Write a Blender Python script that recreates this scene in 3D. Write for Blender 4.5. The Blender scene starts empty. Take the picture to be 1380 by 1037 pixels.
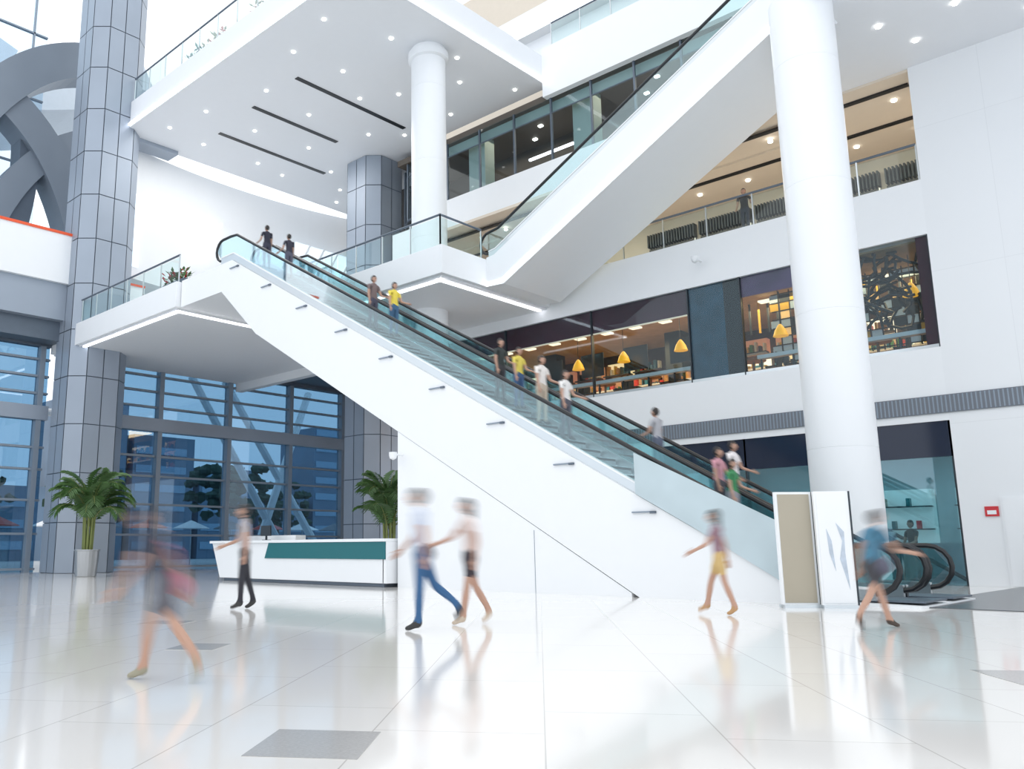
import bpy, math, random
from mathutils import Matrix, Vector
random.seed(7)
scene=bpy.context.scene
pi=math.pi
# ------------------------------------------------------------------ materials
def mat(name,col,rough=0.5,metal=0.0,emit=0.0,var=0.03,scale=3.0,spec=None,ecol=None):
    m=bpy.data.materials.new(name); m.use_nodes=True
    nt=m.node_tree; b=nt.nodes['Principled BSDF']
    b.inputs['Roughness'].default_value=rough; b.inputs['Metallic'].default_value=metal
    tc=nt.nodes.new('ShaderNodeTexCoord'); n=nt.nodes.new('ShaderNodeTexNoise'); n.inputs['Scale'].default_value=scale
    nt.links.new(tc.outputs['Object'],n.inputs['Vector'])
    r=nt.nodes.new('ShaderNodeMix'); r.data_type='RGBA'
    r.inputs[6].default_value=tuple(max(0,c*(1-var)) for c in col)+(1,)
    r.inputs[7].default_value=tuple(min(1,c*(1+var)) for c in col)+(1,)
    nt.links.new(n.outputs['Fac'],r.inputs[0]); nt.links.new(r.outputs[2],b.inputs['Base Color'])
    if emit>0:
        b.inputs['Emission Color'].default_value=tuple(ecol or col)+(1,); b.inputs['Emission Strength'].default_value=emit
        m.cycles.emission_sampling='NONE'
    if spec is not None: b.inputs['Specular IOR Level'].default_value=spec
    return m
def glass(name,tint,refl=0.04,rough=0.02,dens=0.0,dcol=(.1,.15,.17),fres=.28):
    m=bpy.data.materials.new(name); m.use_nodes=True; nt=m.node_tree; nt.nodes.clear()
    o=nt.nodes.new('ShaderNodeOutputMaterial'); t=nt.nodes.new('ShaderNodeBsdfTransparent'); g=nt.nodes.new('ShaderNodeBsdfGlossy')
    t.inputs['Color'].default_value=tint+(1,); g.inputs['Roughness'].default_value=rough; g.inputs['Color'].default_value=(.9,.97,1,1)
    lw=nt.nodes.new('ShaderNodeLayerWeight'); lw.inputs['Blend'].default_value=0.2
    ma=nt.nodes.new('ShaderNodeMath'); ma.operation='MULTIPLY_ADD'; ma.inputs[1].default_value=fres; ma.inputs[2].default_value=refl; ma.use_clamp=True
    nt.links.new(lw.outputs['Fresnel'],ma.inputs[0])
    mx=nt.nodes.new('ShaderNodeMixShader'); nt.links.new(ma.outputs[0],mx.inputs[0]); 
    src=t
    if dens>0:
        d=nt.nodes.new('ShaderNodeBsdfDiffuse'); d.inputs['Color'].default_value=dcol+(1,)
        m2=nt.nodes.new('ShaderNodeMixShader'); m2.inputs[0].default_value=dens
        nt.links.new(t.outputs[0],m2.inputs[1]); nt.links.new(d.outputs[0],m2.inputs[2]); src=m2
    nt.links.new(src.outputs[0],mx.inputs[1]); nt.links.new(g.outputs[0],mx.inputs[2]); nt.links.new(mx.outputs[0],o.inputs[0])
    return m
def brickmat(name,c1,c2,mortar,w,h,rough,rot=(0,0,0),msize=0.004,offset=0.5,spec=0.5,coat=0):
    m=bpy.data.materials.new(name); m.use_nodes=True; nt=m.node_tree; b=nt.nodes['Principled BSDF']
    tc=nt.nodes.new('ShaderNodeTexCoord'); mp=nt.nodes.new('ShaderNodeMapping'); mp.inputs['Rotation'].default_value=rot
    br=nt.nodes.new('ShaderNodeTexBrick'); br.inputs['Scale'].default_value=1; br.inputs['Brick Width'].default_value=w; br.inputs['Row Height'].default_value=h
    br.inputs['Mortar Size'].default_value=msize; br.inputs['Mortar Smooth'].default_value=0.3; br.offset=offset; br.inputs['Bias'].default_value=-.2
    br.inputs['Color1'].default_value=c1+(1,); br.inputs['Color2'].default_value=c2+(1,); br.inputs['Mortar'].default_value=mortar+(1,)
    nt.links.new(tc.outputs['Object'],mp.inputs[0]); nt.links.new(mp.outputs[0],br.inputs[0]); nt.links.new(br.outputs['Color'],b.inputs['Base Color'])
    b.inputs['Roughness'].default_value=rough; b.inputs['Specular IOR Level'].default_value=spec
    b.inputs['Coat Weight'].default_value=coat
    return m
W=mat('white_panel',(.85,.87,.89),.45,var=.01)
WG=mat('white_gloss_panel',(.86,.88,.90),.3,var=.01)
WC=mat('white_ceiling_paint',(.80,.82,.85),.6,var=.01)
CRM=mat('cream_ceiling_paint',(.74,.65,.54),.6,var=.03)
GR=mat('grey_cladding',(.33,.38,.45),.4,.25,var=.08,scale=.6)
GRD=mat('grey_steel_dark',(.12,.15,.19),.4,.3,var=.08)
GRA=mat('grey_arch_cladding',(.22,.26,.31),.45,.2,var=.1,scale=.5)
GRM=mat('grey_window_frame',(.26,.31,.37),.4,.3)
STP=mat('step_tread_metal',(.30,.34,.36),.4,.3,var=.1)
BLK=mat('black_rubber',(.012,.014,.017),.35)
DK=mat('dark_metal',(.04,.05,.06),.35,.4)
STL=mat('brushed_steel',(.62,.66,.68),.28,.9)
LED=mat('led_strip_light',(1,1,1),.5,emit=3.5,ecol=(.96,.95,1))
DL=mat('downlight_lens',(1,1,1),.5,emit=6.0,ecol=(1,.97,.9))
GCL=glass('clear_balustrade_glass',(.80,.92,.91),.05)
GES=glass('escalator_glass',(.80,.92,.93),.10,fres=.4)
GST=glass('storefront_glass',(.72,.80,.83),.03,fres=.13)
GFA=glass('facade_blue_glass',(.40,.56,.68),.07)
GSK=glass('skylight_glass',(.85,.92,.97),.04)
FRO=mat('frosted_glass_panel',(.50,.60,.64),.35,var=.15,scale=1.2)
MAR=mat('maroon_fascia',(.15,.035,.055),.3,var=.45,scale=.6)
PUR=mat('maroon_fascia_lit_purple',(.20,.08,.19),.3,var=.7,scale=1.5)  # stretch of the maroon fascia lit purple, the light put into its colour
TEAL=mat('teal_sign_panel',(.0,.13,.15),.35)
BEI=mat('beige_poster',(.42,.38,.30),.5)
ORG=mat('orange_trim',(.8,.10,.03),.5)
RED=mat('red_sign_board',(.6,.03,.04),.5)
WALLR=brickmat('white_wall_panels',(.83,.85,.87),(.82,.84,.86),(.76,.78,.80),4.2,2.15,.4,rot=(0,-pi/2,0),msize=.008,offset=0)
# ------------------------------------------------------------------ mesh builder
class B:
    def __init__(s): s.v=[];s.f=[];s.m=[];s.mats=[]
    def mi(s,m):
        if m not in s.mats: s.mats.append(m)
        return s.mats.index(m)
    def add(s,vs,fs,m):
        o=len(s.v); s.v+= [tuple(v) for v in vs]; i=s.mi(m)
        for f in fs: s.f.append(tuple(k+o for k in f)); s.m.append(i)
    def box(s,x0,x1,y0,y1,z0,z1,m):
        vs=[(x,y,z) for x in(x0,x1) for y in(y0,y1) for z in(z0,z1)]
        s.add(vs,[(0,1,3,2),(4,6,7,5),(0,4,5,1),(2,3,7,6),(0,2,6,4),(1,5,7,3)],m)
    def prismx(s,poly,x0,x1,m):
        n=len(poly); vs=[(x0,y,z) for y,z in poly]+[(x1,y,z) for y,z in poly]
        s.add(vs,[tuple(range(n)),tuple(range(2*n-1,n-1,-1))]+[(i,i+n,(i+1)%n+n,(i+1)%n) for i in range(n)],m)
    def prismz(s,poly,z0,z1,m):
        n=len(poly); vs=[(x,y,z0) for x,y in poly]+[(x,y,z1) for x,y in poly]
        s.add(vs,[tuple(range(n-1,-1,-1)),tuple(range(n,2*n))]+[(i,(i+1)%n,(i+1)%n+n,i+n) for i in range(n)],m)
    def lathe(s,c,prof,m,seg=24):
        vs=[];fs=[]
        for r,z in prof:
            for k in range(seg):
                a=2*pi*k/seg; vs.append((c[0]+r*math.cos(a),c[1]+r*math.sin(a),c[2]+z))
        for j in range(len(prof)-1):
            for k in range(seg):
                fs.append((j*seg+k,j*seg+(k+1)%seg,(j+1)*seg+(k+1)%seg,(j+1)*seg+k))
        fs.append(tuple(range(seg-1,-1,-1))); fs.append(tuple((len(prof)-1)*seg+k for k in range(seg)))
        s.add(vs,fs,m)
    def tube(s,pts,r,m,seg=8):
        pts=[Vector(p) for p in pts]; rr=r if isinstance(r,(list,tuple)) else [r]*len(pts)
        vs=[];fs=[]; 
        t0=(pts[1]-pts[0]).normalized(); ref=Vector((0,0,1)) if abs(t0.z)<.9 else Vector((1,0,0))
        u=t0.cross(ref).normalized()
        for i,p in enumerate(pts):
            t=(pts[min(i+1,len(pts)-1)]-pts[max(i-1,0)]).normalized()
            u=(u-t*u.dot(t)).normalized(); w=t.cross(u)
            for k in range(seg):
                a=2*pi*k/seg; vs.append(p+(u*math.cos(a)+w*math.sin(a))*rr[i])
        for j in range(len(pts)-1):
            for k in range(seg): fs.append((j*seg+k,j*seg+(k+1)%seg,(j+1)*seg+(k+1)%seg,(j+1)*seg+k))
        fs.append(tuple(range(seg-1,-1,-1))); fs.append(tuple((len(pts)-1)*seg+k for k in range(seg)))
        s.add(vs,fs,m)
    def ribbon(s,pts,w,y0,y1,m):
        P=[Vector((p[0],0,p[1])) for p in pts]; n=len(P); vs=[]
        for i,p in enumerate(P):
            t=(P[min(i+1,n-1)]-P[max(i-1,0)]).normalized(); q=Vector((-t.z,0,t.x))*w/2
            for a,y in((q,y0),(q,y1),(-q,y1),(-q,y0)): vs.append((p.x+a.x,y,p.z+a.z))
        fs=[(0,1,2,3),(4*n-1,4*n-2,4*n-3,4*n-4)]
        for i in range(n-1):
            for k in range(4): fs.append((i*4+k,i*4+(k+1)%4,(i+1)*4+(k+1)%4,(i+1)*4+k))
        s.add(vs,fs,m)
    def ell(s,c,r,m,nu=12,nv=8,fn=None,keep=None):
        vs=[];fs=[]
        for j in range(nv+1):
            p=pi*j/nv
            for k in range(nu):
                a=2*pi*k/nu; q=Vector((r[0]*math.sin(p)*math.cos(a),r[1]*math.sin(p)*math.sin(a),r[2]*math.cos(p)))
                if fn: q=fn(q)
                vs.append(q+Vector(c))
        for j in range(nv):
            for k in range(nu):
                f=(j*nu+k,(j+1)*nu+k,(j+1)*nu+(k+1)%nu,j*nu+(k+1)%nu)
                if keep is None or keep(sum((vs[i] for i in f),Vector())/4-Vector(c)): fs.append(f)
        s.add(vs,fs,m)
    def xf(s,M): s.v=[tuple(M@Vector(v)) for v in s.v]
    def done(s,name,parent=None,smooth=False,bevel=0):
        me=bpy.data.meshes.new(name); me.from_pydata(s.v,[],s.f)
        for m in s.mats: me.materials.append(m)
        me.polygons.foreach_set('material_index',s.m); me.update()
        ob=bpy.data.objects.new(name,me); scene.collection.objects.link(ob)
        if smooth:
            me.polygons.foreach_set('use_smooth',[True]*len(me.polygons)); 
            try: me.set_sharp_from_angle(angle=math.radians(40))
            except Exception: pass
        if bevel:
            bm=ob.modifiers.new('bevel','BEVEL'); bm.width=bevel; bm.segments=2; bm.limit_method='ANGLE'
        if parent: ob.parent=parent
        return ob
def empty(name,loc=(0,0,0)):
    e=bpy.data.objects.new(name,None); scene.collection.objects.link(e); return e
# ------------------------------------------------------------------ floor
fm=brickmat('polished_floor_tile',(.84,.815,.785),(.81,.785,.755),(.58,.55,.52),1.9,.95,.095,rot=(0,0,math.radians(-37)),msize=.005,offset=.35,spec=.65,coat=.1)
b=B(); b.box(-14,26,-14,40,-.2,0,fm); b.box(26,38,26,40,-.2,0,fm); b.done('floor')
inl=mat('grey_granite_inlay',(.44,.43,.42),.15,var=.15,scale=60)
b=B()
def inlay(cx,cy,w,d):
    a=math.radians(37); ux=(math.cos(a),math.sin(a)); uy=(-math.sin(a),math.cos(a))
    b.prismz([(cx+ux[0]*i*w/2+uy[0]*j*d/2,cy+ux[1]*i*w/2+uy[1]*j*d/2) for i,j in((-1,-1),(1,-1),(1,1),(-1,1))],0.0,.003,inl)
inlay(3.0,3.75,.64,.58); inlay(8.35,1.5,.8,.7); inlay(6.3,11.2,.6,.6); inlay(5.0,8.2,.6,.5)
b.done('trim_floor_inlay')
b=B(); b.box(16.4,25.9,2.9,4.9,0,.012,mat('dark_granite_mat',(.10,.11,.12),.25,var=.2,scale=40)); b.done('escalator_entrance_mat')
# ------------------------------------------------------------------ right wall
XR=26
b=B()
b.box(XR,XR+.4,-14,6,0,14.5,WALLR)
b.box(XR,XR+.4,14.5,26,0,4.3,W)
b.box(XR,XR+.4,6,26,4.3,6.3,W)
b.box(XR,XR+.4,6,40,9.5,11.1,W)
b.done('wall_right')
b=B(); b.box(26.4,27.0,25.6,26,0,9.5,W); b.done('wall_return')
b=B()
GRL=mat('grille_back',(.16,.18,.21),.5)
b.box(XR-.05,XR,-14,20,4.5,4.98,GRL)
for k in range(340): 
    y=-14+k*.1; b.box(XR-.06,XR-.05,y,y+.035,4.52,4.96,GRM)
b.done('trim_air_grille')
b=B()
b.box(XR+.1,XR+.14,6,14.5,0,4.3,glass('shop_window_glass',(.52,.70,.76),.10,fres=.4))
for y in(6,8.8,11.6,14.4): b.box(XR+.05,XR+.2,y,y+.06,0,4.3,DK)
b.box(XR+.05,XR+.2,6,14.5,3.35,4.3,mat('navy_shop_header',(.012,.02,.045),.12))
b.done('window_1')
b=B()
b.box(XR+.1,XR+.14,6,26,6.3,9.5,GST)
for y in(6,11.4,13.2,17,21): b.box(XR+.05,XR+.2,y,y+.04,6.3,9.5,DK)
b.box(XR+.16,XR+.22,13.2,26,8.65,9.5,MAR); b.box(XR+.16,XR+.22,9.6,13.2,8.85,9.5,PUR); b.box(XR+.16,XR+.22,6,6.35,6.4,9.5,MAR)
b.box(XR+.15,XR+.23,13.2,26,8.62,8.66,SHL0:=mat('warm_edge_light',(1,.8,.6),.5,emit=.6))
b.box(XR+.06,XR+.22,6,26,6.3,6.4,STL)
b.box(XR+.15,XR+.19,12.0,13.2,6.4,9.5,mat('teal_tinted_screen',(.02,.10,.16),.1,var=.5,scale=2)); b.box(XR+.15,XR+.19,11.4,12.0,6.4,9.5,BLK)
b.done('window_2')
b=B()
b.box(XR-.03,XR,2.2,5.1,0,2.25,W)
b.box(XR-.05,XR-.03,2.26,3.62,.02,2.2,WG); b.box(XR-.05,XR-.03,3.68,5.04,.02,2.2,WG)
b.box(XR-.09,XR-.05,3.75,3.82,.95,1.15,STL)
b.done('door_1')
b=B(); b.box(XR-.04,XR,5.15,5.45,1.75,2.0,RED); b.box(XR-.045,XR-.04,5.2,5.4,1.8,1.9,W); b.done('fire_sign')
b=B(); b.box(XR-.09,XR-.05,4.2,4.45,1.6,1.85,RED); b.box(XR-.095,XR-.09,4.25,4.4,1.65,1.8,W); b.done('fire_sign')
# ------------------------------------------------------------------ shop interiors
b=B()
PAL=mat('pale_teal_interior',(.34,.44,.47),.5,var=.35,scale=.7)
b.box(33,33.3,-2,16,-.1,4.3,PAL); b.box(26.4,33,15,15.2,0,4.3,W); b.box(26.4,33,-2,-1.8,0,4.3,PAL)
b.box(26,33,-2,15,-.12,0,fm); b.box(26.4,33,-2,15,4.15,4.28,WC)
for k in range(5):
    y=.5+k*2.6; b.box(32.6,33,y,y+1.9,.2,2.9,mat('lit_display_case_%d'%k,(.7,.78,.78),.4,emit=.3,ecol=(.9,1,.95)))
    for j in range(3): b.box(32.3,32.65,y,y+1.9,.8+j*.75,.84+j*.75,DK)
    for j in range(7): b.box(32.3,32.5,y+.1+j*.25,y+.22+j*.25,.84+.75*(j%3),1.1+.75*(j%3),random.choice([RED,TEAL,BEI,DK]))
b.box(28.3,28.5,6.2,9,0,1.1,PAL); b.tube([(28,6.5,.1),(28,10.5,2.6)],.06,BLK,6); b.tube([(29.2,6.5,.1),(29.2,10.5,2.6)],.06,BLK,6)
for k in range(10): b.box(28,29.2,6.5+k*.4,6.9+k*.4,k*.25,k*.25+.2,STL)
b.done('wall_shop_interior')
b=B()
DKI=mat('dark_restaurant_wall',(.07,.045,.035),.5,var=.6,scale=1.3)
WRM=mat('warm_timber',(.36,.19,.08),.5,var=.3)
b.box(33,33.3,5,26,6.3,9.5,DKI); b.box(26.4,33.2,5,26,6.2,6.3,WRM); b.box(26.4,33.2,5,26,9.45,9.5,mat('restaurant_ceiling',(.46,.30,.16),.6,var=.3)); b.box(26.4,33,5.5,5.7,6.3,9.5,DKI)
SHM=[mat('backlit_shelf_%d'%k,(.9,.55,.2),.5,emit=e,ecol=c) for k,(e,c) in enumerate([(.6,(1,.62,.25)),(1.2,(1,.7,.35)),(2.0,(1,.8,.55)),(.4,(.9,.3,.2))])]
GD=[mat('goods_%d'%k,c,.4) for k,c in enumerate([(.6,.06,.05),(.8,.5,.05),(.05,.2,.3),(.85,.85,.8),(.1,.3,.1),(.02,.02,.02),(.5,.25,.1)])]
for k in range(13):
    y=5.9+k*1.5; 
    for j in range(3): 
        if random.random()<.8: b.box(32.7,33,y,y+1.15,6.95+j*.75,7.5+j*.75,random.choice(SHM))
    for j in range(3): 
        b.box(32.4,32.75,y-.05,y+1.25,6.9+j*.75,6.95+j*.75,DK)
        for i in range(7): 
            h=random.uniform(.15,.45); b.box(32.45,32.65,y+i*.16,y+i*.16+random.uniform(.05,.12),6.95+j*.75,6.95+j*.75+h,random.choice(GD))
b.box(29.9,30.4,6,25,6.3,7.2,DKI); b.box(29.8,30.5,6,25,7.2,7.27,W)
for k in range(60):
    y=random.uniform(6,25); b.box(29.95,30.1,y,y+.12,7.27,7.27+random.uniform(.1,.4),random.choice(GD))
for k in range(16):
    y=6.4+k*1.25; b.box(28.3,28.6,y,y+.4,9.2,9.26,SHM[2]); 
for y in(9.5,14.2,16,22): b.box(30.8,31.5,y,y+.7,6.3,9.5,DK)
b.box(26.5,26.75,6,11.2,6.85,6.97,W); b.box(26.5,26.75,13.4,25,6.85,6.97,W)
for k in range(20): b.box(26.6,26.65,6.1+k,6.15+k,6.3,6.85,DK)
for k in range(26): b.box(29.0,29.05,6.3+k*.32,6.36+k*.32,8.3,9.4,DK if k%3 else GD[1])
for k in range(6): b.box(28.0,28.05,14+k*1.9,15.0+k*1.9,7.5,8.4,DK); 
# many-paned window reflections, modelled as pale and dark panes in a black grid
PB=mat('reflection_pane_blue',(.45,.58,.68),.2,emit=.12,ecol=(.7,.85,1)); 
for i in range(15):
    for j in range(8):
        y=6.3+i*.34; z=7.0+j*.29
        r=random.random(); m=PB if r<.22 else (GD[1] if r<.32 else (SHM[0] if r<.40 else (DK if r<.6 else None)))
        if m: b.box(28.2,28.22,y,y+.3,z,z+.25,m)
    b.box(28.18,28.24,6.3+i*.34-.03,6.3+i*.34,6.9,9.4,BLK)
for j in range(9): b.box(28.18,28.24,6.3,11.3,7.0+j*.29-.03,7.0+j*.29,BLK)
b.done('wall_restaurant_interior')
b=B()
for k in range(9):
    y=8+k*1.9; x=27.6
    b.lathe((x,y,6.3),[(.25,0),(.25,.03),(.04,.05),(.04,.7),(.4,.72),(.4,.76)],WRM,12)
    for dy in(-.65,.65):
        b.box(x-.2,x+.2,y+dy-.2,y+dy+.2,6.72,6.77,DK)
        b.box(x-.2,x+.2,y+dy+(.16 if dy>0 else -.2),y+dy+(.2 if dy>0 else -.16),6.77,7.2,DK)
        for ax in(-.17,.15):
            for ay in(-.17,.15): b.box(x+ax,x+ax+.03,y+dy+ay,y+dy+ay+.03,6.3,6.72,DK)
b.done('restaurant_tables_and_chairs')
YL=mat('yellow_lamp_shade',(.95,.50,.02),.4,emit=.8,ecol=(1,.46,.02))
for (x,y,z) in[(27.5,18.6,7.75),(27.5,16.6,7.75),(27.5,14.3,7.8),(27.5,9.9,7.9),(27.4,6.9,8.2),(27.5,10.8,7.7)]:
    b=B(); b.lathe((x,y,z),[(.24,0),(.23,.02),(.17,.2),(.07,.36),(.03,.4)],YL,16); b.tube([(x,y,z+.38),(x,y,9.45)],.012,DK,6); b.done('pendant_lamp',smooth=True)
b=B()
for k in range(44):
    p=Vector((26.6+random.random()*.5,6.2+random.random()*3.4,7.6+random.random()*1.8)); pts=[p]
    d=Vector((random.uniform(-.2,.2),random.uniform(-1,1),random.uniform(-.6,.6))).normalized()
    for j in range(6):
        d=(d+Vector((random.uniform(-.3,.3),random.uniform(-.8,.8),random.uniform(-.8,.8)))).normalized(); q=pts[-1]+d*.3
        q.x=min(max(q.x,26.5),27.1); q.z=min(max(q.z,7.2),9.4); q.y=min(max(q.y,6.1),9.6); pts.append(q)
    b.tube(pts,.045,BLK,5)
b.done('branch_lattice_sculpture')
# ------------------------------------------------------------------ L3 gallery
b=B()
b.box(26.4,32,6,19,10.95,11.1,W); b.box(26,32,26,40,10.95,11.1,W)
b.done('floor_gallery')
b=B(); b.box(31.6,31.9,5,30,11.1,14.5,CRM); b.box(26.4,32,5.6,6,11.1,14.5,W)
b.done('wall_gallery_back')
b=B()
GW=mat('dark_gallery_window',(.04,.045,.05),.12,var=.5,scale=1.5)
for k in range(5):
    y=6.2+k*2.3; b.box(31.45,31.5,y,y+2.1,11.2,13.3,GW)
    for j in range(18): b.box(31.3,31.6,y+j*.12,y+j*.12+.05,13.35,13.9,DK)
    b.box(31.42,31.46,y,y+.05,11.2,13.3,STL)
    for j in range(5): 
        yy=y+random.uniform(.1,1.8); zz=random.uniform(11.5,13); b.box(31.4,31.45,yy,yy+random.uniform(.05,.3),zz,zz+.08,SHM[2])
b.done('window_3')
b=B()
b.prismz([(20,-14),(33,-14),(33,30),(28.3,30),(28.3,9),(26.0,9),(26,8),(22.3,8),(22.3,6.6),(20,6.6)],14.5,14.7,WC)
b.prismz([(20,-14),(36,-14),(36,30),(28.4,30),(28.4,9),(26.0,9),(26,8),(22.3,8),(22.3,6.6),(20,6.6)],14.7,16.5,W)
b.box(28.3,28.6,9,28.5,14.5,17.2,W)
b.done('ceiling_right')
b=B()
b.box(26,28.3,9,26,14.5,14.62,CRM); b.box(28.3,31.6,6,26,14.42,14.5,CRM); b.box(26.05,28.3,6.02,9,14.42,14.5,CRM)
b.done('ceiling_gallery')
b=B()
for x in(26.7,29.0): b.box(x,x+.16,6.2,26,14.36,14.43,BLK)
b.done('trim_ceiling_slots_gallery')
b=B()
for x in(27.5,30.0):
    for k in range(9): b.lathe((x,6.8+k*1.9,14.37),[(.08,0),(.08,.05)],DL,10)
for x,y in((21.5,4.3),(23.5,4.2),(23.2,5.9),(25,2.9),(24.6,5.4)): b.lathe((x,y,14.45),[(.07,0),(.07,.05)],DL,10)
b.done('downlights_right')
# L4 glazing
b=B()
crv=[(28.7,8+i*2.05) for i in range(11)]+[(28.9,29.4),(29.5,30.2),(30.6,30.6)]
for (xa,ya),(xb,yb) in zip(crv[:-1],crv[1:]):
    b.add([(xa,ya,17.2),(xb,yb,17.2),(xb,yb,20.3),(xa,ya,20.3)],[(0,1,2,3)],GST)
    b.box(xa-.04,xa+.06,ya-.04,ya+.04,17.2,20.3,GRD)
    b.tube([(xa,ya,19.6),(xb,yb,19.6)],.03,GRD,6); b.tube([(xa,ya,17.25),(xb,yb,17.25)],.06,GRD,6)
b.done('window_4')
b=B()
DSW=mat('dark_shop_wall',(.05,.045,.042),.5,var=.5,scale=1)
b.box(32,32.3,6,34,16.5,21,DSW); b.box(28.75,32,6,30,20.3,20.6,mat('brown_shop_ceiling',(.13,.11,.09),.6)); b.box(28.8,32,6,30,16.5,16.6,DSW)
b.box(28.4,28.7,8,20.5,20.3,22.6,W)
for k in range(20): b.box(29.4+(k%3)*.9,29.55+(k%3)*.9,9+k*1.0,9.2+k*1.0,20.24,20.3,DL)
for k in range(9):
    y=8.5+k*2.3; b.box(31.4,31.9,y,y+1.6,16.6,18.6,WRM if k%2 else DSW); b.box(30.2,30.6,y+.6,y+1.5,16.6,17.7,DK); b.box(31.3,31.4,y+.2,y+1.2,17.6,17.75,SHM[1])
PGN=mat('pale_green_pillar',(.36,.47,.44),.4)
for y in(12.7,18.6,24.6): b.box(29.3,30.0,y,y+1.0,16.5,20.3,PGN)
b.box(28.95,29.0,8,29,19.75,20.25,PGN)
b.box(30.6,30.7,14,17.2,19.2,19.3,LED); b.box(30.6,30.7,20.5,23,18.9,19.0,LED); b.box(30.0,30.1,9,11.5,19.0,19.1,LED)
b.done('wall_upper_shop_interior')
b=B()
b.box(29.6,36,4,24,24.6,25.8,W); b.box(29.5,29.6,4,24,24.6,24.72,LED); b.box(29.5,33,24,24.1,24.6,24.72,LED)
b.prismx([(24,24.6),(21,22.6),(17,22.6),(8,28),(8,30),(17,25.5),(24,25.8)],30.2,33,W)
b.box(36,36.3,0,40,16.5,34,CRM)
b.done('wall_upper_landing')
# ------------------------------------------------------------------ big ceiling slab
b=B()
b.prismz([(17.5,20.5),(28.9,20.5),(28.9,28.5),(33,31),(33,38),(18.5,38),(17.5,36.9)],21,22.3,WC)
b.done('ceiling_main')
b=B()
b.box(17.7,28.8,20.42,20.5,21.05,21.17,LED); b.box(17.42,17.5,20.5,36.9,21.05,21.17,LED)
b.done('trim_ceiling_led')
b=B()
for y,x0,x1 in((27.6,20.5,27),(31.0,20.6,25.6),(34.3,20.9,27.5)): b.box(x0,x1,y,y+.22,20.97,21.0,BLK)
b.done('trim_ceiling_slots')
b=B()
for x,y in((24.6,25.6),(26.2,29.4),(20.2,29.5),(22.9,29.9),(19.3,33.0),(22,33),(25,32.6),(27.6,34),(24.2,35.9),(21,36),(19.2,26.2),(21.6,25.9),(18.7,23.6),(21.4,22.7),(25.8,23),(27.6,25.2),(28,21.7),(18.9,35.6),(26,36.2),(29.5,35.5),(30.5,37),(27.5,28.2),(23.6,27.1),(24.3,21.8)):
    b.lathe((x,y,20.96),[(.075,0),(.075,.04)],DL,8)
b.done('downlights_main')
b=B()
pts=[]
for k in range(17):
    t=k/16; pts.append((17.5+t*15.5,39.5-4.0*(t-.5)**2))
for (xa,ya),(xb,yb) in zip(pts[:-1],pts[1:]):
    z0=14.2
    b.add([(xa,ya,z0),(xb,yb,z0),(xb,yb,21),(xa,ya,21)],[(0,1,2,3)],W)
    b.add([(xa,ya,z0),(xb,yb,z0),(xb,yb+3,z0),(xa,ya+3,z0)],[(0,3,2,1)],WC)
b.box(17,34,42.5,42.7,11,14.2,W)
b.done('wall_back_upper')
b=B()
PN=mat('bright_window_pane',(.8,.9,1),.3,emit=.6,ecol=(.8,.92,1))
for k in range(4):
    x=28.6+k*1.05; b.box(x,x+.95,38.3,38.4,16.6,18.4,PN); b.tube([(x,38.2,16.6),(x+.95,38.2,18.4)],.06,W,6)
b.box(18.5,19.3,38.8,38.9,14.8,18.6,PN)
b.tube([(23.0,38.9,16.2),(24.0,38.9,18.4)],.08,LED,6)
b.done('window_5')
b=B()
b.prismz([(15.8,28.6),(20,28.6),(20,18.75),(26,18.75),(26,40),(15.8,40)],10.0,11.0,W)
b.prismz([(15.95,28.75),(20.15,28.75),(20.15,18.9),(26,18.9),(26,40),(15.95,40)],9.93,10.0,WC)
b.done('landing_slab',bevel=.01)
b=B()
L=.13
b.box(16.0,16.0+L,28.8,37,9.88,9.93,LED); b.box(16.0,20.1,28.8,28.8+L,9.88,9.93,LED)
b.box(20.3,20.3+L,19.1,28.6,9.88,9.93,LED); b.box(20.3,25.9,19.1,19.1+L,9.88,9.93,LED)
b.done('trim_landing_led')
def railing(name,pts,z,h=1.1,g=GCL):
    b=B()
    for (xa,ya),(xb,yb) in zip(pts[:-1],pts[1:]):
        d=Vector((xb-xa,yb-ya,0)); n=max(1,round(d.length/1.5))
        for i in range(n):
            p=Vector((xa,ya,0))+d*(i+.01)/n; q=Vector((xa,ya,0))+d*(i+.99)/n
            b.add([(p.x,p.y,z),(q.x,q.y,z),(q.x,q.y,z+h-.08),(p.x,p.y,z+h-.08)],[(0,1,2,3)],g)
            p=Vector((xa,ya,0))+d*i/n
            b.box(p.x-.02,p.x+.02,p.y-.02,p.y+.02,z,z+h,STL)
        b.tube([(xa,ya,z+h),(xb,yb,z+h)],.04,GRD,8)
        b.box(xb-.02,xb+.02,yb-.02,yb+.02,z,z+h,STL)
    return b.done(name)
railing('glass_railing',[(15.95,40),(15.95,28.7)],11)
railing('glass_railing',[(20.1,27.5),(20.1,18.9),(22.2,18.9)],11)
railing('glass_railing',[(26.1,18.7),(26.1,6.05)],11.1)
railing('glass_railing',[(17.6,20.6),(17.6,36.8)],22.3,1.2)
railing('glass_railing',[(28.5,8),(28.5,20)],22.6,1.1)
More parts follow.
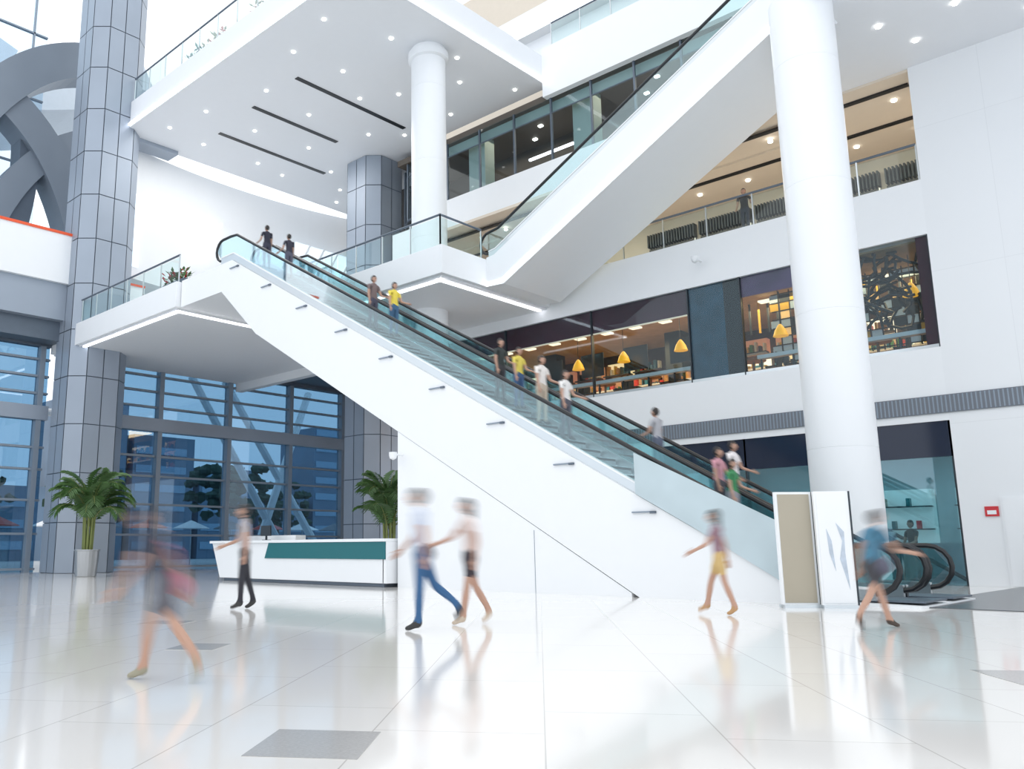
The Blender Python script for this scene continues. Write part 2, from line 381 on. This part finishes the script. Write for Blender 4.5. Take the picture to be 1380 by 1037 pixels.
# ------------------------------------------------------------------ columns
def roundcol(name,x,y,r,z1,collar=None):
    b=B(); prof=[]
    z=0
    while z<z1:
        t=min(z+3.2,z1); prof+=[(r,z+.01),(r,t-.01),(r-.006,t-.006),(r-.006,t+.004)]; z+=3.2
    b.lathe((x,y,0),prof,WG,48)
    if collar: b.lathe((x,y,0),[(r,collar-.1),(r+.12,collar-.05),(r+.12,collar+.25),(r,collar+.3)],WG,48)
    b.done(name,smooth=True)
roundcol('round_column',20.95,7.05,.75,14.6)
roundcol('round_column',23.1,22.3,.70,21,20.55)
def cladcol(name,cx,cy,s,z1):
    b=B(); h=s/2; c=s*.22
    def oc(h,c): return [(cx-h+c,cy-h),(cx+h-c,cy-h),(cx+h,cy-h+c),(cx+h,cy+h-c),(cx+h-c,cy+h),(cx-h+c,cy+h),(cx-h,cy+h-c),(cx-h,cy-h+c)]
    b.prismz(oc(h-.05,c-.02),0,z1,GRD)
    P=oc(h,c); z=0; ph=2.15
    while z<z1-.1:
        t=min(z+ph,z1)
        for i in range(8):
            A=Vector(P[i]+(0,)); Bq=Vector(P[(i+1)%8]+(0,)); d=Bq-A; n=2 if d.length>1 else 1
            for k in range(n):
                p=A+d*(k/n)+d.normalized()*.02; q=A+d*((k+1)/n)-d.normalized()*.02
                b.add([(p.x,p.y,z+.02),(q.x,q.y,z+.02),(q.x,q.y,t-.02),(p.x,p.y,t-.02)],[(0,1,2,3)],GR)
        z+=ph
    b.done(name)
cladcol('clad_column',17.0,38.3,2.7,31)
cladcol('clad_column',28.9,31.9,2.6,21)
b=B(); b.box(18.2,20.5,37.6,38.6,20.8,23.6,GR); b.done('trim_column_bracket')
# ------------------------------------------------------------------ glass facade (back-left)
YF=40
b=B()
def facade(x0,x1,mull):
    b.box(x0,x1,YF+.1,YF+.13,0,6.85,GFA); b.box(x0,x1,YF+.1,YF+.13,7.5,10.3,GFA)
    b.box(x0,x1,YF-.25,YF+.3,6.85,7.5,GR); b.box(x0,x1,YF-.1,YF+.3,10.3,11.1,GRD)
    for m in mull: b.box(m-.12,m+.12,YF-.2,YF+.25,0,10.3,GRM)
    for z in(.15,1.7,3.2,4.6,5.6,8.1,8.9,9.7): b.box(x0,x1,YF-.05,YF+.2,z-.05,z+.05,GRM)
facade(18.2,37,[18.4,21.5,25.6,29.7,33.6]); facade(2,15.8,[3.5,7.5,11.4,15.4])
b.done('window_6')
b=B()
b.box(2,15.8,YF-1.2,YF+.3,10.4,11.3,GRD)
b.box(2,15.8,YF-1.6,YF,11.3,13.0,GR)
b.box(2,15.8,YF-1.8,YF-1.5,13.0,15.3,W); b.box(2,15.8,YF-1.85,YF-1.45,15.3,15.42,ORG)
b.box(18,19.4,YF-1.8,YF-1.5,11.0,13.6,W); b.box(18,19.4,YF-1.85,YF-1.45,13.6,13.7,ORG)
b.box(36.6,37,26,40,0,10.5,GR); b.box(26.4,37,26,40,10.5,10.9,GRD)
b.done('wall_left_balcony')
def bez(p,n=18):
    out=[]
    for k in range(n+1):
        t=k/n; a=[(1-t)**3,3*t*(1-t)**2,3*t*t*(1-t),t**3]; out.append((sum(a[i]*p[i][0] for i in range(4)),sum(a[i]*p[i][1] for i in range(4))))
    return out
b=B()
b.ribbon(bez([(11.5,20.5),(13.5,24.5),(15.5,27.3),(20,27.8)]),1.9,43,44.6,GRA)
b.ribbon(bez([(10.5,25.0),(14.5,24.2),(17.2,21.8),(18.6,16)]),1.7,43.2,44.8,GRA)
b.ribbon(bez([(13.0,14.5),(14.2,19.5),(16.0,22.3),(20,23.6)]),1.3,43.4,45,GRA)
b.ribbon(bez([(14.5,14.5),(15.3,18),(15.6,20),(15.2,23.4)]),1.0,43.6,44.9,GRD)
b.done('curved_steel_arches')
b=B()
b.box(-2,17,47,47.1,15.3,34,GSK)
for k in range(8): b.box(-2+k*2.6,-1.92+k*2.6,46.9,47.1,15,34,GRM)
for z in(18,22,26,30): b.box(-2,17,46.9,47.1,z,z+.08,GRM)
SHL=mat('pale_roof_shell',(.62,.68,.74),.5,var=.05)
b.ribbon(bez([(0,33),(8,27),(14,26),(26,33)]),2.4,52,60,SHL); b.ribbon(bez([(4,17),(10,20),(14,24),(17,33)]),1.6,54,60,SHL)
b.done('window_7')
b=B(); b.box(-60,120,40.4,160,-.3,-.05,mat('outside_paving',(.45,.48,.50),.6)); b.done('ground_outside')
b=B()
for (xa,xb) in((10.5,14.2),(16.0,12.2),(31.5,38),(34.5,28.5),(37.5,31)):
    b.tube([(xa,46,-.05),(xb,49,12)],.26,W,8)
b.tube([(4,44.5,8.0),(60,46.5,8.2)],.2,W,8)
b.done('outside_steel_truss',smooth=True)
LEAF2=mat('tree_foliage',(.04,.09,.06),.7,var=.6,scale=2)
BRK=mat('bark',(.10,.07,.05),.8)
for (x,y,s) in((27,60,1),(36,56,1.1),(45,62,1),(20,62,.9),(55,58,1.1)):
    b=B(); b.tube([(x,y,-.05),(x+.1,y,1.8*s),(x,y,3.2*s)],[.25,.18,.1],BRK,7)
    for k in range(60):
        a=random.random()*6.28; rr=math.sqrt(random.random())*2.6*s; zz=3.0*s+random.random()*3.4*s
        b.ell((x+rr*math.cos(a),y+rr*math.sin(a),zz),(.5*s,.5*s,.35*s),LEAF2,6,4,fn=lambda q:q*random.uniform(.6,1.3))
    b.done('outdoor_tree')
b=B()
DB=mat('distant_building',(.14,.21,.30),.5,var=.5,scale=.2); BW=mat('building_window',(.25,.40,.55),.2)
for k in range(16): 
    x=-5+k*8; h=7+3*((k*7)%4); b.box(x,x+7.2,85,92,-.05,h,DB)
    for z in range(1,int(h),2): b.box(x+.3,x+6.2,84.9,85,z,z+.8,BW)
b.done('distant_buildings')
b=B()
for k in range(14):
    x=9+k*3.1
    m=GD[0] if k%3==0 else (W if k%3==1 else GRD)
    b.tube([(x,52,-.05),(x,52,2.9)],.04,STL,6); b.lathe((x,52,2.35),[(1.25,0),(1.22,.04),(.03,.55)],m,8)
b.done('outdoor_parasols')
# ------------------------------------------------------------------ escalators
def escalator(name,x0,x1,y0,dr,z0,rise,run,thick,led=False,flat_low=2.0,flat_up=3.4,pit=False,cl=-1.0,cu=.8):
    S=rise/run; e=empty(name)
    Y=lambda s:y0+dr*s
    def pr(b,poly,xa,xb,m):
        b.prismx([(Y(s),z0+z) for s,z in poly],xa,xb,m)
    b=B(); k=thick/S
    if pit: poly=[(-flat_low,0),(-flat_low,.04),(-.3,.08),(0,.12),(run,rise+.04),(run+flat_up,rise+.04),(run+flat_up,rise-1.0),(run+.6,rise-1.0),(run-1.6,(run-1.6)*S-thick),(k,0)]
    else: poly=[(-flat_low,-1.0),(-flat_low,.06),(0,.1),(run,rise+.1),(run+flat_up,rise+.1),(run+flat_up,rise-thick),(run+.3,rise-thick),(.4,-thick)]
    pr(b,poly,x0,x1,W)
    b.done('truss_cladding',e)
    lanes=[(x0+.12,(x0+x1)/2-.1),((x0+x1)/2+.1,x1-.12)]
    b=B(); g=B(); h=B()
    n=int(run/.4)
    for xa,xb in lanes:
        for i in range(n):
            s=i*.4; z=s*S+.06
            b.box(xa+.12,xb-.12,min(Y(s),Y(s+.4)),max(Y(s),Y(s+.4)),z0+z,z0+z+.19,STP)
            b.box(xa+.12,xb-.12,min(Y(s),Y(s+.04)),max(Y(s),Y(s+.04)),z0+z+.14,z0+z+.2,STL)
        b.box(xa+.1,xb-.1,min(Y(-flat_low),Y(0)),max(Y(-flat_low),Y(0)),z0+.08,z0+.11,GRD)
        b.box(xa+.1,xb-.1,min(Y(run),Y(run+flat_up)),max(Y(run),Y(run+flat_up)),z0+rise+.04,z0+rise+.12,STL)
    b.done('steps',e)
    b=B()
    for xa,xb in lanes:
        for x in(xa,xb):
            poly=[(cl,.1),(0,.1),(run,rise+.05),(run+cu,rise+.05),(run+cu,rise+.30),(run,rise+.30),(0,.32),(cl,.28)]
            pr(b,poly,x-.05,x+.05,DK if x==lanes[1][0] else STL)
            pr(b,[(cl,.28),(0,.32),(run,rise+.30),(run+cu,rise+.30),(run+cu,rise+.34),(run,rise+.34),(0,.36),(cl,.32)],x-.07,x+.07,W if x==lanes[0][0] else STL)
            gl=[(cl,.30),(0,.33),(run,rise+.31),(run+cu+.1,rise+.31),(run+cu+.35,rise+.65),(run+cu+.1,rise+.98),(run+.0,rise+.98),(.0,.98),(cl-.1,.98),(cl-.35,.65)]
            pr(g,gl,x-.006,x+.006,GES)
            path=[]
            cz,R=.62,.40
            path.append((cl+.5,.22))
            for j in range(0,9):
                a=-pi/2-pi*j/8; path.append((cl+R*math.cos(a),cz+R*math.sin(a)))
            path+=[(-.3,1.02),(.1,1.08),(run-.1,rise+.98),(run+.3,rise+1.02)]
            for j in range(0,9):
                a=pi/2-pi*j/8; path.append((run+cu+R*math.cos(a),rise+cz+R*math.sin(a)))
            path.append((run+cu-.5,rise+.22))
            h.tube([(x,Y(s),z0+z) for s,z in path],.05,BLK,8)
    b.done('balustrade_skirts',e); g.done('balustrade_glass',e); h.done('handrails',e,smooth=True)
    if led:
        b=B(); z=-thick+.06
        b.prismx([(Y(.4),z0+z),(Y(run+.3),z0+rise+z),(Y(run+flat_up),z0+rise+z),(Y(run+flat_up),z0+rise+z+.14),(Y(run+.25),z0+rise+z+.14),(Y(.35),z0+z+.14)],x0-.03,x0,LED)
        b.box(x0-.03,x0,min(Y(.4),Y(-flat_low)),max(Y(.4),Y(-flat_low)),z0+z,z0+z+.12,LED)
        b.done('led_strip',e)
    return e
S=math.tan(math.radians(30))
esc=escalator('escalator',16.0,19.4,6.1,1,0,11.0,11/S,2.0,pit=True,flat_low=1.7,flat_up=3.4)
b=B()
for k in range(9):
    y=9.4+k*1.95; z=(y-6.1)*S
    b.box(15.95,16.0,y-.3,y+.22,z-.20,z-.17,GRM); b.box(15.94,16.0,y-.32,y-.2,z-.22,z-.17,GRD)
b.done('deck_marker_ticks',esc)  # thin grey ticks spaced along the near deck edge
b=B(); b.prismx([(8.2,1.35),(9.5,2.1),(9.5,2.95),(5.6,.95),(5.6,.2),(6.3,.2)],15.93,15.96,FRO); b.done('frosted_side_panel',esc)
b=B(); b.prismx([(9.75,0),(16.7,0),(16.7,(16.7-6.1)*S-2.0-.015),(9.75,.08)],16.015,19.3,WG); 
b.box(16.005,16.015,12.2,12.208,0,1.4,GRM)
b.done('under_escalator_enclosure',esc)
escalator('escalator',22.3,25.6,18.4,-1,11.0,5.5,10.6,1.05,led=True,flat_low=.35,flat_up=1.5,cl=-.3)
# ------------------------------------------------------------------ reception desk
b=B()
b.prismx([(16.9,0.1),(24.7,0.1),(25.2,1.18),(16.9,1.18)],15.7,15.9,WG)
b.box(15.7,17.0,16.8,16.95,.1,1.18,WG)
b.box(15.62,16.5,16.8,25.25,1.18,1.26,WG)
b.box(15.8,17.0,17,24.6,0,.1,GRD)
b.prismx([(16.82,.72),(22.2,.72),(22.0,1.20),(16.82,1.20)],15.66,15.7,TEAL)
b.box(16.6,17.0,21.9,24.9,.1,1.42,WG)
b.done('reception_desk',bevel=.01)
for y in(22.8,24.0):
    b=B(); b.box(16.1,16.15,y-.25,y+.25,1.40,1.72,DK); b.box(16.05,16.25,y-.1,y+.1,1.265,1.285,DK); b.box(16.12,16.16,y-.03,y+.03,1.285,1.4,DK); b.done('desk_monitor')
b=B(); b.tube([(15.99,16.5,3.45),(15.7,16.5,3.45)],.03,W,6); b.lathe((15.65,16.5,3.3),[(.02,0),(.09,.04),(.11,.12),(.11,.2)],W,14); b.done('security_camera',smooth=True)
b=B(); b.tube([(25.98,12.6,10.3),(25.6,12.6,10.3)],.03,W,6); b.lathe((25.55,12.6,10.15),[(.02,0),(.09,.04),(.12,.12),(.12,.22)],W,14); b.done('security_camera',smooth=True)
# ------------------------------------------------------------------ info kiosks
def kiosk(name,x,y,ang,w,h,front,extra=False):
    b=B()
    b.box(-.04,.04,-w/2,w/2,.0,h,WG); b.box(-.12,.12,-w/2,w/2,0,.05,STL)
    b.box(-.05,-.04,-w/2+.04,w/2-.04,.08,h-.04,front)
    b.box(-.045,.05,-w/2-.03,-w/2,0,h,DK)
    if extra:
        BL=mat('poster_blue_figure',(.50,.57,.66),.4,var=.3,scale=8)
        b.prismx([(-w/2+.1,.3),(-w/2+.22,.8),(-w/2+.16,1.1),(-w/2+.24,1.4),(-w/2+.12,1.25),(-w/2+.13,.9)],-.056,-.05,BL)
        b.prismx([(.02,.6),(.05,1.1),(.12,1.3),(.1,.9)],-.056,-.05,BL)
    b.xf(Matrix.Translation((x,y,0))@Matrix.Rotation(ang,4,'Z')); b.done(name)
kiosk('info_kiosk',15.15,6.0,math.radians(45),.62,1.93,BEI)
kiosk('info_kiosk',15.42,5.47,math.radians(38),.56,1.93,W,True)
# ------------------------------------------------------------------ palms
PL=mat('palm_leaf',(.08,.17,.05),.45,var=.5,scale=6)
PS=mat('palm_stem',(.22,.26,.08),.6)
SOIL=mat('soil',(.06,.04,.03),.9)
PLN=mat('steel_planter',(.45,.46,.47),.3,.7)
def palm(x,y,H,pr,ph,nf=26,spread=1.0):
    b=B()
    b.lathe((x,y,0),[(pr*.8,0),(pr*.84,.03),(pr,ph-.06),(pr*1.05,ph-.04),(pr*1.05,ph),(pr*.9,ph),(pr*.88,ph-.1)],PLN,24)
    b.lathe((x,y,ph-.14),[(pr*.9,0),(pr*.88,.04)],SOIL,20)
    for k in range(9):
        a=k*.7; b.tube([(x+.15*math.cos(a),y+.15*math.sin(a),ph-.1),(x+.22*math.cos(a),y+.22*math.sin(a),ph+(H-ph)*.5)],[.05,.03],PS,6)
    for k in range(nf):
        a=k*2.4+random.random()*.4; el=random.uniform(.95,1.5); Lf=(H-ph)*random.uniform(.44,.58)
        base=Vector((x+.1*math.cos(a),y+.1*math.sin(a),ph+(H-ph)*random.uniform(.2,.52)))
        pts=[base]; e=el+.15; n=10
        for j in range(n):
            e-=.10+.03*j*(1.7-el)
            pts.append(pts[-1]+Vector((math.cos(a)*math.cos(e)*spread,math.sin(a)*math.cos(e)*spread,math.sin(e)))*Lf/n)
        b.tube(pts,[.02*(1-j/(n+1))+.004 for j in range(n+1)],PS,4)
        sd=Vector((-math.sin(a),math.cos(a),0))
        for j in range(2,n+1):
            for h in(0,.5):
                if j==n and h: continue
                p=pts[j].lerp(pts[min(j+1,n)],h); t=(pts[j]-pts[j-1]).normalized(); ll=Lf*.30*math.sin(pi*min(.95,(j+h)/(n+1.5)))+.08
                for sg in(-1,1):
                    tip=p+sd*sg*ll*.7+t*ll*.6-Vector((0,0,ll*.4)); wv=t*.03*H/2.5
                    mid=p.lerp(tip,.5)+Vector((0,0,.04))
                    b.add([p,mid-wv,tip,mid+wv],[(0,1,2,3)],PL)
    b.done('potted_palm')
palm(14.65,32.2,4.7,.45,1.0,38,.85)
palm(20.5,21.8,4.3,.4,.7,32,.75)
def planter(x,y,z,l):
    b=B(); b.box(x-.2,x+.2,y-l/2,y+l/2,z,z+.35,GRD)
    for k in range(110):
        px=x+random.uniform(-.22,.22);py=y+random.uniform(-l/2,l/2);pz=z+.35+random.uniform(0,.4)
        a=random.random()*6.28; d=Vector((math.cos(a),math.sin(a),random.uniform(.2,1)))*.24
        w=Vector((-math.sin(a),math.cos(a),0))*.06
        b.add([(px,py,pz),Vector((px,py,pz))+d*.5+w,Vector((px,py,pz))+d,Vector((px,py,pz))+d*.5-w],[(0,1,2,3)],PL if k%4 else RED)
    b.done('flower_planter')
planter(16.5,29.8,11,1.6); planter(18.1,31,22.31,3); planter(18.1,26,22.31,3)
# ------------------------------------------------------------------ people
MC={}
def cm(c,r=.8):
    k=tuple(round(v,3) for v in c)
    if k not in MC: MC[k]=mat('cloth_%d'%len(MC),c,r,var=.12,scale=9)
    return MC[k]
SK=mat('skin',(.50,.30,.22),.5,var=.04); HR=mat('dark_hair',(.02,.015,.013),.45); EW=mat('eye_dark',(.03,.02,.02),.3); LIP=mat('lip',(.45,.17,.15),.5)
def person(name,loc,head,H=1.7,legs=((.35,.1),(-.35,.25)),arms=((-.35,.3),(.35,.4)),lean=.05,top=(.8,.8,.8),bot=(.1,.12,.2),shoe=(.05,.05,.05),shorts=False,long=False,sleeve=False,bag=None,female=False,sway=0,move=None):
    TOP=cm(top);BOT=cm(bot);SH=cm(shoe)
    V=[];Rr=[];E=[];segs=[]
    def add(p,r,par=None,m=None):
        V.append(Vector(p)); Rr.append(r); i=len(V)-1
        if par is not None: E.append((par,i)); segs.append((par,i,m))
        return i
    u=Vector((math.sin(lean),0,math.cos(lean)))
    sw=.165 if female else .19
    pel=add((0,0,0),.135); wa=add(u*.17,.115 if female else .125,pel,TOP); ch=add(u*.36,.135 if female else .15,wa,TOP)
    nb=add(u*.485,.075,ch,TOP); nk=add(u*.56,.05,nb,SK)
    wr=[]
    for sg,(sh,el) in((1,arms[0]),(-1,arms[1])):
        s0=add(u*.455+Vector((0,sg*sw,0)),.058,nb,TOP)
        d=lambda a:Vector((math.sin(a),sg*.12,-math.cos(a))).normalized()
        e1=add(V[s0]+d(sh)*.14,.047,s0,TOP); e2=add(V[e1]+d(sh)*.15,.039,e1,TOP if sleeve else SK)
        w1=add(V[e2]+d(sh+el)*.25,.026,e2,TOP if sleeve else SK); wr.append((V[w1].copy(),d(sh+el),sg))
    lows=[]
    for sg,(th,kn) in((1,legs[0]),(-1,legs[1])):
        hp=add((0,sg*.085,-.04),.105,pel,BOT)
        d=Vector((math.sin(th),0,-math.cos(th))); d2=Vector((math.sin(th-kn),0,-math.cos(th-kn)))
        if shorts:
            a=add(V[hp]+d*.20,.088,hp,BOT); a2=add(V[hp]+d*.215,.066,a,BOT); k=add(V[hp]+d*.42,.052,a2,SK)
        else:
            a=add(V[hp]+d*.22,.08,hp,BOT); k=add(V[hp]+d*.42,.06,a,BOT)
        c=add(V[k]+d2*.14,.056,k,SK if shorts else BOT); an=add(V[k]+d2*.41,.036,c,SK if shorts else BOT)
        tilt=.4+max(0,-(th-kn))*.9
        fd=Vector((math.cos(tilt),0,-math.sin(tilt)))
        hl=add(V[an]+Vector((-.03,0,-.045)),.036,an,SH)
        t=add(V[an]+fd*.12+Vector((0,sg*.01,-.01)),.036,an,SH); t2=add(V[t]+Vector((.06,0,-.012)),.026,t,SH)
        lows.append((min(V[hl].z-.03,V[t].z-.03,V[t2].z-.025),V[t].x-.05,V[t].y))
    lw=min(lows); hz=-lw[0]
    me=bpy.data.meshes.new('t'); me.from_pydata([tuple(v) for v in V],E,[]); ob=bpy.data.objects.new('t',me); scene.collection.objects.link(ob)
    ob.modifiers.new('s','SKIN')
    for i,sv in enumerate(me.skin_vertices[0].data): sv.radius=(Rr[i],Rr[i]); sv.use_root=(i==0)
    sd=ob.modifiers.new('d','SUBSURF'); sd.levels=1; sd.render_levels=1
    dg=bpy.context.evaluated_depsgraph_get(); ev=ob.evaluated_get(dg); em=ev.to_mesh()
    b=B(); vs=[v.co.copy() for v in em.vertices]; fl=[tuple(p.vertices) for p in em.polygons]
    ev.to_mesh_clear(); bpy.data.objects.remove(ob)
    def near(p):
        best=None;bd=9
        for a,c,m in segs:
            A=V[a];D=V[c]-A; t=max(0,min(1,(p-A).dot(D)/max(1e-9,D.length_squared))); q=A+D*t
            dd=(p-q).length-(Rr[a]*(1-t)+Rr[c]*t)
            if dd<bd: bd=dd;best=(a,c,m,q)
        return best
    core={(pel,wa),(wa,ch),(ch,nb)}
    nv=[]
    for p in vs:
        s=near(p); 
        if (s[0],s[1]) in core: p=p.copy(); p.x=s[3].x+(p.x-s[3].x)*.74
        nv.append(p)
    for f in fl:
        c=sum((nv[i] for i in f),Vector())/len(f); s=near(c); m=s[2]
        if (s[0],s[1])==(pel,wa) and c.z<.05: m=BOT
        b.f.append(f); b.m.append(b.mi(m))
    b.v=[tuple(p) for p in nv]
    for w,d,sg in wr:
        b.tube([w-d*.01,w+d*.03,w+d*.085],[.024,.034,.03],SK,8)
        fw=Vector((1,0,0)); fw=(fw-d*fw.dot(d)).normalized(); inn=d.cross(fw)*(-sg)
        for k,l in enumerate((.07,.08,.075,.06)):
            r0=w+d*.08+fw*(.024-.016*k); b.tube([r0,r0+d*l*.5,r0+d*l*.9+inn*.025],[.009,.009,.007],SK,6)
        r0=w+d*.03+fw*.025; b.tube([r0,r0+fw*.03+d*.025,r0+fw*.035+d*.055],[.011,.010,.008],SK,6)
    hc=u*.675+Vector((.015,0,0))
    def jaw(q):
        q=q.copy()
        if q.z<0: q.y*=1+q.z*2.4; q.x*=1+q.z*.8
        return q
    b.ell(hc,(.092,.074,.116),SK,14,10,fn=jaw)
    b.ell(hc+Vector((-.012,0,.018)),(.098,.084,.114),HR,14,10,keep=lambda c:not(c.x>.035 and c.z<.045) and c.z>-.085)
    b.ell(hc+Vector((.092,0,-.01)),(.018,.012,.022),SK,6,5)
    for sg in(-1,1):
        b.ell(hc+Vector((0,sg*.076,-.01)),(.02,.01,.03),SK,6,5); b.ell(hc+Vector((.083,sg*.03,.012)),(.009,.014,.008),EW,6,4)
    b.ell(hc+Vector((.083,0,-.055)),(.01,.024,.007),LIP,6,4)
    if long: b.ell(hc+Vector((-.065,0,-.10)),(.045,.08,.17),HR,10,8)
    if bag:
        b.ell(Vector((-.02,-.23,-.02)),(.13,.06,.13),cm(bag),10,8); b.tube([(-.02,-.24,.08),(0,-.1,.35),u*.5+Vector((0,.05,.02))],.012,cm(bag),5)
    sc=H/(hz+.675+.12)
    b.xf(Matrix.Scale(sc,4)@Matrix.Translation((-lw[1],-lw[2],hz)))
    o=b.done(name,smooth=True); o.location=loc; o.rotation_euler=(0,0,head)
    if sway or move:
        mv=Vector(move or (0,0,0))
        for fr,k in((0,-1),(2,1)):
            o.rotation_euler=(0,k*sway*2/H,head); o.location=Vector(loc)+mv*k*2
            o.keyframe_insert('rotation_euler',frame=fr); o.keyframe_insert('location',frame=fr)
        try:
            for fc in o.animation_data.action.fcurves:
                for kp in fc.keyframe_points: kp.interpolation='LINEAR'
        except Exception: pass
    return o
rd=math.radians
person('pedestrian_woman',(3.45,6.55,0),rd(125),1.38,legs=((-.45,.25),(.45,.35)),arms=((.3,.3),(-.5,.2)),lean=.3,top=(.05,.05,.07),bot=(.11,.11,.13),shoe=(.35,.33,.25),shorts=True,female=True,bag=(.6,.22,.28),sway=.42)
person('pedestrian_man',(8.75,12.75,0),rd(150),1.76,legs=((.12,.1),(-.15,.15)),arms=((-.1,.2),(.3,.9)),top=(.42,.38,.39),bot=(.03,.03,.04),sway=.2)
person('pedestrian_man',(7.75,7.8,0),rd(130),1.76,legs=((.05,.02),(-.4,.5)),arms=((-.3,.3),(.3,.5)),top=(.55,.60,.72),bot=(.04,.12,.26),bag=(.05,.05,.08),sway=.3)
person('pedestrian_woman',(8.75,7.95,0),rd(150),1.68,legs=((.2,.05),(-.25,.3)),arms=((-.2,.4),(.7,.5)),top=(.70,.58,.54),bot=(.05,.04,.05),shorts=True,long=True,female=True,shoe=(.6,.5,.4),sway=.28)
person('pedestrian_woman',(12.75,6.05,0),rd(110),1.58,legs=((-.2,.15),(.4,.2)),arms=((.5,.6),(-.4,.3)),top=(.30,.18,.22),bot=(.60,.42,.18),shorts=True,long=True,female=True,shoe=(.5,.3,.15),sway=.22)
person('pedestrian_man',(12.2,3.7,0),rd(-30),1.48,legs=((.4,.1),(-.4,.3)),arms=((-.3,.3),(.5,.9)),lean=.18,top=(.07,.20,.30),bot=(.06,.06,.07),shorts=True,shoe=(.08,.06,.05),bag=(.1,.1,.14),sway=.32)
def rider(px_y,lane,H,top,bot,hd=90,**k):
    y=px_y; i=math.floor((y-6.1)/.4); z=i*.4*S+.06+.19
    x={0:16.9,1:18.5}[lane]+k.pop('dx',0)
    person('escalator_rider',(x,y,z),rd(hd),H,legs=((.08,.1),(-.05,.05)),arms=((.3,.9),(.1,.2)),lean=.03,top=top,bot=bot,move=(0,.09,.05),**k)
rider(13.9,0,1.72,(.04,.05,.05),(.06,.06,.07),-90)
rider(13.3,0,1.62,(.75,.62,.12),(.06,.12,.25),-90)
rider(12.6,0,1.75,(.85,.80,.76),(.6,.5,.4),-90)
rider(11.8,0,1.70,(.82,.8,.78),(.10,.10,.13),-90,long=True,female=True,dx=-.15)
rider(10.3,1,1.72,(.45,.45,.48),(.12,.14,.2),90)
rider(7.9,0,1.6,(.05,.25,.10),(.3,.3,.33),-90,long=True,female=True)
rider(8.3,0,1.66,(.6,.3,.35),(.08,.08,.1),-90,dx=.25)
rider(8.6,1,1.70,(.85,.8,.8),(.15,.15,.2),-90)
rider(18.1,0,1.70,(.85,.68,.1),(.06,.14,.25),-90,dx=.2)
rider(18.7,0,1.75,(.2,.15,.15),(.08,.08,.12),-90,dx=-.1)
rider(24.2,0,1.65,(.03,.03,.05),(.05,.05,.08),90)
rider(23.3,0,1.62,(.04,.04,.06),(.1,.1,.14),90,dx=.3)
person('gallery_visitor',(26.9,11.3,11.1),rd(200),1.68,legs=((0,0),(.05,.05)),arms=((.4,.9),(.2,.5)),top=(.05,.04,.04),bot=(.06,.06,.08))
person('gallery_visitor',(27.6,7.6,0),rd(150),1.75,legs=((0,0),(.05,.05)),arms=((.4,.9),(.2,.5)),top=(.05,.05,.05),bot=(.1,.04,.04))
# ------------------------------------------------------------------ lighting
w=bpy.data.worlds.new('World'); scene.world=w; w.use_nodes=True; nt=w.node_tree
bg=nt.nodes['Background']; tc=nt.nodes.new('ShaderNodeTexCoord'); sp=nt.nodes.new('ShaderNodeSeparateXYZ'); rp=nt.nodes.new('ShaderNodeValToRGB')
nt.links.new(tc.outputs['Generated'],sp.inputs[0]); nt.links.new(sp.outputs['Z'],rp.inputs[0]); nt.links.new(rp.outputs[0],bg.inputs[0])
rp.color_ramp.elements[0].color=(.78,.85,.94,1); rp.color_ramp.elements[0].position=0; rp.color_ramp.elements[1].color=(.95,.975,1,1); rp.color_ramp.elements[1].position=.5
bg.inputs[1].default_value=1.38
def area(name,loc,size,power,col,rot=(0,0,0),sy=None):
    l=bpy.data.lights.new(name,'AREA'); l.energy=power; l.color=col; l.size=size
    if sy: l.shape='RECTANGLE'; l.size_y=sy
    o=bpy.data.objects.new(name,l); o.location=loc; o.rotation_euler=rot; scene.collection.objects.link(o); return o
area('restaurant_ceiling_light',(28.8,15,9.15),2.5,950,(1,.66,.34),sy=18)
area('gallery_ceiling_light',(28.8,13,14.3),3,220,(1,.82,.62),sy=14)
area('shop_ceiling_light',(29.5,8,4.1),5,230,(.9,1,1),sy=12)
area('upper_shop_light',(30.4,18,20.1),2.4,260,(1,.8,.6),sy=18)
area('landing_ceiling_light',(22,33,20.9),8,500,(1,.97,.93),sy=8)
# ------------------------------------------------------------------ camera
f=1162.0; pitch=math.atan(221/1162.0); roll=rd(-0.2); yaw=rd(45)
F=Vector((math.cos(yaw),math.sin(yaw),0)); R=Vector((math.sin(yaw),-math.cos(yaw),0)); Z=Vector((0,0,1))
fw=F*math.cos(pitch)+Z*math.sin(pitch); up=Z*math.cos(pitch)-F*math.sin(pitch)
R2=R*math.cos(roll)+up*math.sin(roll); U2=up*math.cos(roll)-R*math.sin(roll)
cd=bpy.data.cameras.new('camera'); cam=bpy.data.objects.new('camera',cd); scene.collection.objects.link(cam)
M=Matrix((R2,U2,-fw)).transposed().to_4x4(); M.translation=Vector((0,0,1.0)); cam.matrix_world=M
cd.sensor_width=36; cd.lens=36*f/1380; cd.shift_x=(690-560)/1380; cd.clip_end=500
scene.camera=cam
scene.frame_start=1; scene.frame_end=1; scene.frame_set(1)
scene.render.use_motion_blur=True
scene.view_settings.view_transform='Standard'
scene.view_settings.exposure=0.13
